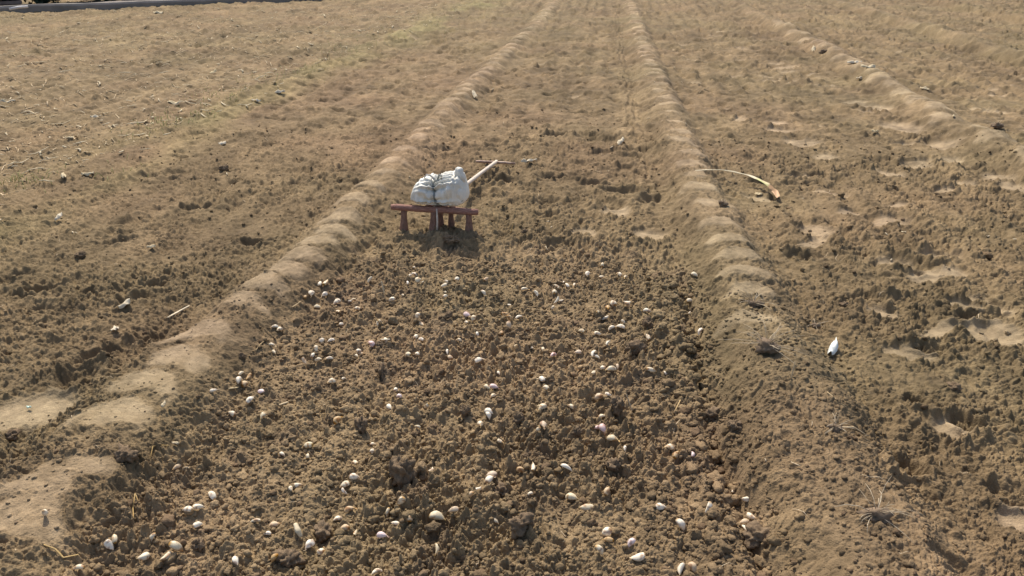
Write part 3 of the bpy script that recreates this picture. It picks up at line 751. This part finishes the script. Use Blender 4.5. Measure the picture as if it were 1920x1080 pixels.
STICKS = [([(315, 601), (335, 590), (356, 578)], .0055, 'long pale split stick lying along the outer side of the left ridge', M_husk),
          ([(548, 579), (556, 574), (564, 568)], .003, 'short straw piece between the left ridge and the first garlic cloves', M_straw),
          ([(480, 662), (487, 650), (497, 641)], .0022, 'curved dry root at the inner edge of the left ridge', M_straw),
          ([(252, 978), (250, 955), (256, 935), (260, 944)], .0018, 'wriggly thin root on the lower left ridge slope', M_straw),
          ([(283, 860), (288, 842), (303, 837), (318, 838)], .0016, 'hooked thin root near the dark clod at lower left', M_straw),
          ([(83, 1025), (105, 1035), (120, 1050), (150, 1048)], .0028, 'bent dry stalk in the lower left corner', M_straw),
          ([(1265, 775), (1275, 757)], .0022, 'thin straw on the right side of the bed', M_straw),
          ([(1550, 738), (1586, 767)], .0018, 'fine straight straw on the right ridge beyond its middle', M_straw),
          ([(1483, 712), (1478, 695), (1474, 682)], .0025, 'short upright straw on the near right ridge', M_straw),
          ([(1575, 805), (1600, 806), (1622, 818)], .003, 'pair of curved straws on the near right ridge beside a pale clod', M_straw),
          ([(1482, 870), (1500, 877)], .0022, 'tiny straight straw on the inner slope of the near right ridge', M_straw),
          ([(957, 440), (965, 425), (970, 415)], .0025, 'forked straw stub standing right of the tool', M_straw),
          ([(1345, 910), (1362, 905)], .001, '', M_straw),
          ([(849, 750), (849, 790)], .001, 'hair thin straw standing above the middle of the bed', M_straw),
          ([(1060, 1035 - 200), (1078, 830)], .001, '', M_straw),
          ([(1185, 775), (1180, 760), (1172, 752)], .0022, 'bent straw behind the upright clod right of the bed middle', M_straw),
          ([(430, 735), (447, 731)], .0042, 'pale stalk chip below the cluster of cloves on the left ridge edge', M_husk),
          ([(524, 764), (541, 758)], .0042, 'flat pale stalk chip at the left of the bed near a grey clod', M_husk),
          ([(721, 555), (722, 545)], .003, 'small upright stalk chip in the far left part of the bed', M_husk),
          ([(715, 642), (731, 641)], .004, 'flat straight pale chip left of the bed centre', M_husk),
          ([(1006, 715), (1024, 714)], .004, 'long flat cream chip at the middle of the bed', M_husk),
          ([(1008, 770), (1024, 763)], .0045, 'wedge shaped cream chip below the middle of the bed', M_husk),
          ([(555, 992), (560, 1004), (566, 1016)], .0075, 'thick pale husk piece near the bottom left of the bed', M_husk),
          ([(60, 212), (78, 222)], .006, 'pale stalk on the stubble at the far left', M_straw),
          ([(1500, 252), (1500, 256)], .001, '', M_straw)]
for pp, r, lab, mt in STICKS:
    if not lab: continue
    P = [at(*q) + Vector((0, 0, r * 1.5 + .002)) for q in pp]
    if 'upright' in lab or 'standing' in lab:
        P = [P[0]] + [P[0] + Vector(((P[-1].x - P[0].x) * i / 3, .004 * i, .018 * i)) for i in range(1, 4)]
    full = []
    for i in range(len(P) - 1):
        for k in range(4): full.append(P[i].lerp(P[i + 1], k / 4))
    full.append(P[-1]); n = len(full); c0 = full[0].copy()
    o = MB().tube(full, [r * (.6 + .4 * math.sin(math.pi * (i + .6) / n)) for i in range(n)], 6, flat=.55, jit=.15).build('straw_piece' if mt is M_straw else 'husk_piece', mt, None, c0)
    o.location = c0; tag(o, lab, 'straw' if mt is M_straw else 'husk')

def flake(px, py, L, w, lab, mat, rz, name='husk_piece', curl=.30, cat='husk', tilt=.04):
    """crumpled sheet with thickness"""
    p = at(px, py + 3); n, m = 14, 7; v = []; f = []
    for s_ in (0, 1):
        for i in range(n):
            t = i / (n - 1); ww = w * (math.sin(math.pi * (t * .85 + .1)) ** .6) * (1 + .2 * mnoise.noise(Vector((t * 5, px, 0))))
            for j in range(m):
                q = j / (m - 1) - .5
                z = curl * w * (q * q * 4 - .5) * (-1) + .20 * L * mnoise.noise(Vector((t * 3, q * 2, py))) + tilt * L * t * .5 - s_ * .0012
                v.append(((t - .5) * L, q * ww + .15 * L * (t - .5) ** 2, z + .012))
    for s_ in (0, 1):
        for i in range(n - 1):
            for j in range(m - 1):
                a = s_ * n * m + i * m + j; q = (a, a + 1, a + m + 1, a + m); f.append(q if s_ == 0 else q[::-1])
    ring = [(i, 0) for i in range(n)] + [(n - 1, j) for j in range(1, m)] + [(i, m - 1) for i in range(n - 2, -1, -1)] + [(0, j) for j in range(m - 2, 0, -1)]
    for k in range(len(ring)):
        a = ring[k]; b = ring[(k + 1) % len(ring)]; ia = a[0] * m + a[1]; ib = b[0] * m + b[1]; f.append((ia, ib, ib + n * m, ia + n * m))
    me = bpy.data.meshes.new(name); me.from_pydata(v, [], f); me.update(); me.polygons.foreach_set('use_smooth', [True] * len(me.polygons)); me.materials.append(mat)
    o = link(name, me, None, p, (0, 0, rz)); return tag(o, lab, cat)
M_plastic = mat_plain('white_film', (.56, .58, .54), .5, color2=(.74, .76, .70), scale=12, bump=.3, dist=.003, spec=.5)
M_mint = mat_plain('pale_green_film', (.50, .66, .54), .4, scale=12, bump=.3, dist=.003, spec=.5)
flake(1562, 655, .10, .030, 'crumpled white plastic scrap standing at the outer foot of the right ridge', M_plastic, 1.15, 'plastic_scrap', .45, 'plastic scrap', .2)
flake(56, 766, .02, .010, 'tiny pale green plastic scrap on the soil at the left', M_mint, -.3, 'plastic_scrap', .3, 'plastic scrap', .1)
flake(330, 192, .16, .045, 'long pale husk lying on the stubble border at the far left', M_husk, .25)
flake(522, 172, .12, .045, 'pale husk on the stubble border above the middle of the left half', M_husk, .3)
flake(417, 268, .055, .04, 'square cream husk bit alone on the raked soil at left', M_husk, .8)
flake(480, 188, .10, .02, 'thin curved husk beside the stubble border', M_husk, -.3)
flake(111, 411, .05, .028, 'small upright cream husk at the far left of the raked soil', M_husk, 1.3, tilt=.9)
flake(890, 180, .10, .04, 'white husk standing beside the far left ridge', M_husk, 2.0, tilt=.8)
flake(120, 330, .09, .03, 'cream husk lying on the left stubble beside a dark hollow', M_husk, -.9)
flake(165, 326, .07, .03, 'crumpled husk right of another on the left stubble', M_husk, .4)
flake(180, 218, .08, .03, 'pale bent husk on the left stubble above a green patch', M_husk, .7)
flake(15, 189, .12, .035, 'pale husk at the left border on the stubble', M_husk, .3)
flake(135, 257, .09, .022, 'flat pale husk in the middle of the left stubble', M_husk, .2)
flake(400, 136, .08, .05, 'whitish folded husk on the distant left stubble', M_husk, .9, tilt=.7)
flake(294, 22, .22, .09, 'pale husk heap on the stubble near the kerb', M_husk, .2)
flake(1163, 268, .08, .04, 'cream husk tuft in the far middle between the ridges', M_husk, 1.0, tilt=.7)
flake(992, 302, .11, .022, 'thin curved cream husk right of the tool handle grip', M_husk, .45)
flake(1525, 94, .12, .05, 'pale husk standing on the distant second ridge', M_husk, 1.4, tilt=.9)
flake(1602, 116, .16, .05, 'pale flat husk on top of the second ridge at right', M_husk, .1)
flake(1627, 124, .14, .05, 'pale husk just right of another on the second ridge', M_husk, -.2)
flake(1612, 146, .10, .035, 'small pale husk on the near slope of the second ridge', M_husk, .6)
flake(1733, 165, .10, .03, 'thin pale husk beyond the second ridge at right', M_husk, -1.0)
flake(1422, 364, .045, .026, 'small cream husk piece below the fallen maize leaf', M_husk, -.6)
flake(1640, 246, .05, .025, 'tiny pale husk between the footprints at right', M_husk, -.3)
flake(235, 575, .05, .03, 'small forked husk on the raked soil at left', M_husk, 1.0, tilt=.7)
flake(217, 620, .05, .028, 'pale torn husk on the raked soil outside the left ridge', M_husk, -.8, tilt=.5)
flake(284, 463, .04, .018, 'narrow pale husk on the raked soil at left', M_husk, .5)
flake(308, 763, .022, .012, 'tiny cream husk on the near left ridge', M_husk, 1.5, tilt=.6)
flake(331, 834, .025, .010, 'flat cream husk chip on the inner left ridge slope', M_husk, -.1)
flake(1788, 217, .05, .02, 'tiny pale husk near the right edge beyond the second ridge', M_husk, 1.2)

# fallen maize leaf with an orange base
M_leaf = bpy.data.materials.new('dry_maize_leaf'); M_leaf.use_nodes = True
n_ = M_leaf.node_tree.nodes; l_ = M_leaf.node_tree.links; b_ = n_['Principled BSDF']; b_.inputs['Roughness'].default_value = .6
at_ = n_.new('ShaderNodeAttribute'); at_.attribute_name = 'Col'; l_.new(at_.outputs['Color'], b_.inputs['Base Color'])
leafpx = [(1303, 327), (1325, 330), (1350, 333), (1375, 339), (1400, 346), (1420, 353), (1438, 361), (1450, 369), (1458, 378)]
lw = [.004, .005, .006, .007, .008, .010, .014, .021, .010]
LP = [at(*q) + Vector((0, 0, .024 + .035 * math.sin(math.pi * i / 8))) for i, q in enumerate(leafpx)]
fine = []; fw_ = []
for i in range(8):
    for k in range(4): fine.append(LP[i].lerp(LP[i + 1], k / 4)); fw_.append(lw[i] + (lw[i + 1] - lw[i]) * k / 4)
fine.append(LP[-1]); fw_.append(lw[-1])
v = []; f = []; cc = []; m = 6; n = len(fine)
for s_ in (0, 1):
    for i, p in enumerate(fine):
        d = (fine[min(i + 1, n - 1)] - fine[max(i - 1, 0)]).normalized(); sd = Vector((0, 0, 1)).cross(d).normalized(); t = i / (n - 1)
        for j in range(m):
            q = j / (m - 1) - .5
            v.append(p + sd * (q * 2 * fw_[i]) + Vector((0, 0, q * fw_[i] * .25 - s_ * .0015 + .004 * math.sin(i * .9 + j)* t)) - c0 * 0)
            if t < .62: c = np.array([.50, .42, .27])
            elif t < .78: c = np.array([.42, .42, .16]) if j < 3 else np.array([.5, .4, .2])
            else: c = np.array([.46, .27, .13])
            cc.append(c * (1 + .1 * math.sin(j * 2.1)))
for s_ in (0, 1):
    for i in range(n - 1):
        for j in range(m - 1):
            a = s_ * n * m + i * m + j; q = (a, a + 1, a + m + 1, a + m); f.append(q if s_ == 0 else q[::-1])
for i in range(n - 1):
    for j in (0, m - 1):
        a = i * m + j; f.append((a, a + m, a + m + n * m, a + n * m))
lo = LP[4]; lm = np_mesh('maize_leaf', np.array([(p - lo)[:] for p in v]), np.array(f), M_leaf, np.array(cc))
tag(link('maize_leaf', lm, None, lo), 'long dry maize leaf with orange base lying across the outside of the right ridge', 'leaf')

# ------------------------------------------------------------------ dry weed clumps on the right ridge
M_root = mat_plain('root_ball', (.12, .088, .060), .95, color2=(.24, .17, .11), scale=80, bump=.8, dist=.004)
M_stem = mat_plain('dry_stem', (.34, .26, .17), .8, color2=(.60, .50, .35), scale=30, bump=0)
def weed(px, py, r, nst, lab, L=.07, greyish=False):
    p = at(px, py + 5); root = bpy.data.objects.new('dry_weed', None); COL.objects.link(root); root.location = p; tag(root, lab, 'dry weed', 'uprooted dry weeds')
    me = np_mesh('root_ball', lump(V3, px, .35, .25) * np.array([r, r * .8, r * .6]), F3, M_root); link('root_ball', me, root, (0, 0, r * .35))
    m = MB()
    for k in range(nst):
        a = rnd.uniform(0, 6.28); e = rnd.uniform(-.05, 1.1); l = L * rnd.uniform(.4, 1.2); d = Vector((math.cos(a) * math.cos(e), math.sin(a) * math.cos(e), math.sin(e)))
        s = Vector((0, 0, r * .5)) + d * r * .4; b = Vector((rnd.gauss(0, .2), rnd.gauss(0, .2), -.25)) * l
        t = rnd.uniform(.0005, .0011)
        m.tube([s, s + d * l * .35 + b * .1, s + d * l * .7 + b * .45, s + d * l + b], [t * 1.3, t, t, t * .5], 5)
    m.build('stems', M_stem, root)
weed(1412, 570, .028, 20, 'dry weed with grey root ball on the right ridge, farther of two big ones', .08)
weed(1438, 652, .036, 28, 'big dry weed clump with dark root ball and long straws on the right ridge', .10)
weed(1355, 380, .022, 14, 'small dried weed with dark roots on the right ridge near the maize leaf', .04)
weed(1640, 970, .032, 18, 'brown uprooted weed with upright twigs at the lower right', .09)
weed(1565, 802, .018, 14, 'pale dry weed stub on the near right ridge', .06)
weed(1528, 610, .014, 8, 'dark upright weed stub at the outer edge of the right ridge', .05)
weed(1545, 95, .05, 14, 'dark weed tuft on the distant second ridge', .12)
weed(1870, 235, .04, 12, 'dark weed tuft near the right border of the photo', .08)

# ------------------------------------------------------------------ sparse green sprouts (stuff)
M_grass = mat_plain('green_sprouts', (.24, .27, .085), .7, color2=(.36, .37, .14), scale=8, bump=0)
gm = MB()
for px, py, n, rad in [(45, 347, 60, .14), (305, 240, 60, .2), (410, 190, 60, .25), (545, 142, 50, .3), (180, 340, 12, .2), (650, 100, 60, .6), (760, 65, 70, .7), (840, 35, 70, .8), (480, 165, 20, .3), (330, 225, 30, .3)]:
    x0, y0 = un(px, py)
    for k in range(n):
        x = x0 + rnd.gauss(0, rad * .6); y = y0 + rnd.gauss(0, rad); z = float(surf(x, y)); l = rnd.uniform(.015, .045); dx, dy = rnd.gauss(0, .4) * l, rnd.gauss(0, .4) * l
        gm.tube([(x, y, z), (x + dx * .4, y + dy * .4, z + l * .6), (x + dx, y + dy, z + l)], [.0022, .0018, .0005], 3)
tag(gm.build('grass', M_grass), 'sparse pale green weed sprouts along the stubble border', 'grass', kind='stuff')

# ------------------------------------------------------------------ far left edge of the field: kerb, dark ditch water, hedge
ka = Vector((*un(-260, 36), 0)); kb = Vector((*un(660, -1), 0)); kd = (kb - ka).normalized(); kn_ = Vector((-kd.y, kd.x, 0))
ka = ka - kd * 12; kb = kb + kd * 10
M_conc = mat_plain('old_concrete', (.17, .15, .13), .9, color2=(.27, .24, .21), scale=3, bump=.5, dist=.02)
def bevel_strip(name, a, b, w, hgt, mat, n=60, wob=.02):
    sec = [(-w / 2, -.1), (-w / 2, hgt * .75), (-w * .42, hgt), (w * .42, hgt), (w / 2, hgt * .75), (w / 2, -.1)]
    v = []; f = []; d = (b - a).normalized(); nn = Vector((-d.y, d.x, 0))
    for i in range(n):
        t = i / (n - 1); c = a.lerp(b, t)
        for s_, z in sec:
            v.append(c + nn * (s_ + wob * mnoise.noise(c * .9 + Vector((s_, 0, 0)))) + Vector((0, 0, z + wob * 1.3 * mnoise.noise(c * 1.3 + Vector((0, s_ * 3, 5))))))
    m = len(sec)
    for i in range(n - 1):
        for k in range(m - 1): f.append((i * m + k, i * m + k + 1, (i + 1) * m + k + 1, (i + 1) * m + k))
    me = bpy.data.meshes.new(name); me.from_pydata([p - a for p in v], [], f); me.update(); me.materials.append(mat)
    return link(name, me, None, a)
kerb = bevel_strip('kerb', ka, kb, .34, .13, M_conc, 160, .02)
tag(kerb, 'low weathered concrete kerb along the far left edge of the field', 'kerb')
M_road = mat_plain('dark_road', (.045, .042, .046), .8, color2=(.075, .07, .072), scale=2, bump=.3, dist=.01)
ra = ka + kn_ * .16; rb = kb + kn_ * .16
vv = [ra + Vector((0, 0, .05)), rb + Vector((0, 0, .05)), rb + kn_ * 1.3 + Vector((0, 0, .05)), ra + kn_ * 1.3 + Vector((0, 0, .05))]
me = bpy.data.meshes.new('road'); me.from_pydata(vv, [], [(0, 1, 2, 3)]); me.update(); me.materials.append(M_road); tag(link('road', me), kind='structure')
# hedge shrubs beyond the road
M_shrub = mat_plain('dark_foliage', (.018, .032, .020), .7, color2=(.045, .065, .035), scale=3, bump=0)
M_trunk = mat_plain('shrub_trunk', (.07, .05, .04), .9)
def leaf_cloud(n, rx, ry, rz, seed):
    q = np.random.RandomState(seed); V = []; F = []
    d = q.normal(size=(n, 3)); d /= np.linalg.norm(d, axis=1)[:, None]; r = q.rand(n) ** .4
    lump_ = 1 + .25 * np.sin(d[:, 0] * 5 + seed) * np.cos(d[:, 1] * 4 + seed * 2)
    c = d * (r * lump_)[:, None] * np.array([rx, ry, rz]) + np.array([0, 0, rz * 1.0])
    a = q.normal(size=(n, 3)); a /= np.linalg.norm(a, axis=1)[:, None]; b = np.cross(a, q.normal(size=(n, 3))); b /= np.linalg.norm(b, axis=1)[:, None]
    s = (.03 + .04 * q.rand(n))[:, None]
    P = np.stack([c - a * s, c + b * s * .5, c + a * s, c - b * s * .5], 1).reshape(-1, 3)
    P[:, 2] = np.maximum(P[:, 2], .03)
    return P, np.arange(n * 4).reshape(-1, 4)
SH = [leaf_cloud(3600, .62, .5, .52, s) for s in (1, 2, 3)]
SM = [np_mesh('crown', P, F, M_shrub, smooth=False) for P, F in SH]
ntot = 0; Lk = (kb - ka).length; t = 6.0; side_names = ['first', 'second', 'third', 'fourth', 'fifth', 'sixth', 'seventh', 'eighth', 'ninth', 'tenth', 'eleventh', 'twelfth', 'thirteenth', 'fourteenth', 'fifteenth', 'sixteenth', 'seventeenth', 'eighteenth', 'nineteenth', 'twentieth']
while t < Lk - 2 and ntot < 20:
    p = ka + kd * t + kn_ * (1.7 + rnd.uniform(-.1, .15))
    r_ = bpy.data.objects.new('shrub', None); COL.objects.link(r_); r_.location = p; s_ = rnd.uniform(.9, 1.25); r_.scale = (s_, s_, s_ * rnd.uniform(.9, 1.3)); r_.rotation_euler = (0, 0, rnd.uniform(0, 6))
    tag(r_, 'dark green shrub in the hedge beyond the road, %s from the left end' % side_names[ntot], 'shrub', 'shrubs of the roadside hedge')
    link('crown', SM[ntot % 3], r_)
    mb = MB()
    for k in range(4): a = k * 1.6; mb.tube([(0, 0, -.05), (math.cos(a) * .08, math.sin(a) * .08, .3), (math.cos(a) * .25, math.sin(a) * .25, .75)], [.03, .022, .01], 6)
    mb.build('trunk', M_trunk, r_)
    ntot += 1; t += rnd.uniform(.8, 1.0)
# things lying by the kerb at the far left corner
M_crate = mat_plain('old_crate_wood', (.17, .11, .085), .8, color2=(.30, .21, .16), scale=6, bump=.4, dist=.01)
M_pipe = mat_plain('pale_pipe', (.62, .58, .55), .5, scale=5)
P0 = Vector((*un(10, 14), 0))
def boxes(name, lst, mat, root):
    bm = bmesh.new()
    for (cx, cy, cz, sx, sy, sz) in lst:
        r_ = bmesh.ops.create_cube(bm, size=1); bmesh.ops.scale(bm, vec=(sx, sy, sz), verts=r_['verts']); bmesh.ops.translate(bm, vec=(cx, cy, cz), verts=r_['verts'])
    me = bpy.data.meshes.new(name); bm.to_mesh(me); bm.free(); me.materials.append(mat); return link(name, me, root)
cr_o = bpy.data.objects.new('crate', None); COL.objects.link(cr_o); cr_o.location = P0 + Vector((0, 0, .05)); cr_o.rotation_euler = (0, 0, math.atan2(kd.y, kd.x) + .2)
tag(cr_o, 'brown slatted wooden crate beyond the kerb in the top left corner', 'crate')
boxes('slats', [(0, s * .2, z, .55, .018, .06) for s in (-1, 1) for z in (.05, .14, .23, .32)] + [(s * .265, 0, z, .018, .38, .06) for s in (-1, 1) for z in (.052, .142, .232, .322)], M_crate, cr_o)
boxes('posts', [(a * .245, b * .178, .19, .03, .03, .375) for a in (-1, 1) for b in (-1, 1)], M_crate, cr_o)
boxes('base', [(0, 0, .012, .5, .35, .018)], M_crate, cr_o)
pa = Vector((*un(18, 17, .15), .15)); pb = Vector((*un(52, 12.5, .17), .17))
po = MB().tube([pa, pa.lerp(pb, .5) + Vector((0, 0, .01)), pb], .022, 10).build('pipe', M_pipe, None, pa); po.location = pa
tag(po, 'pale plastic pipe lying on the kerb in the top left corner', 'pipe')
print('done')
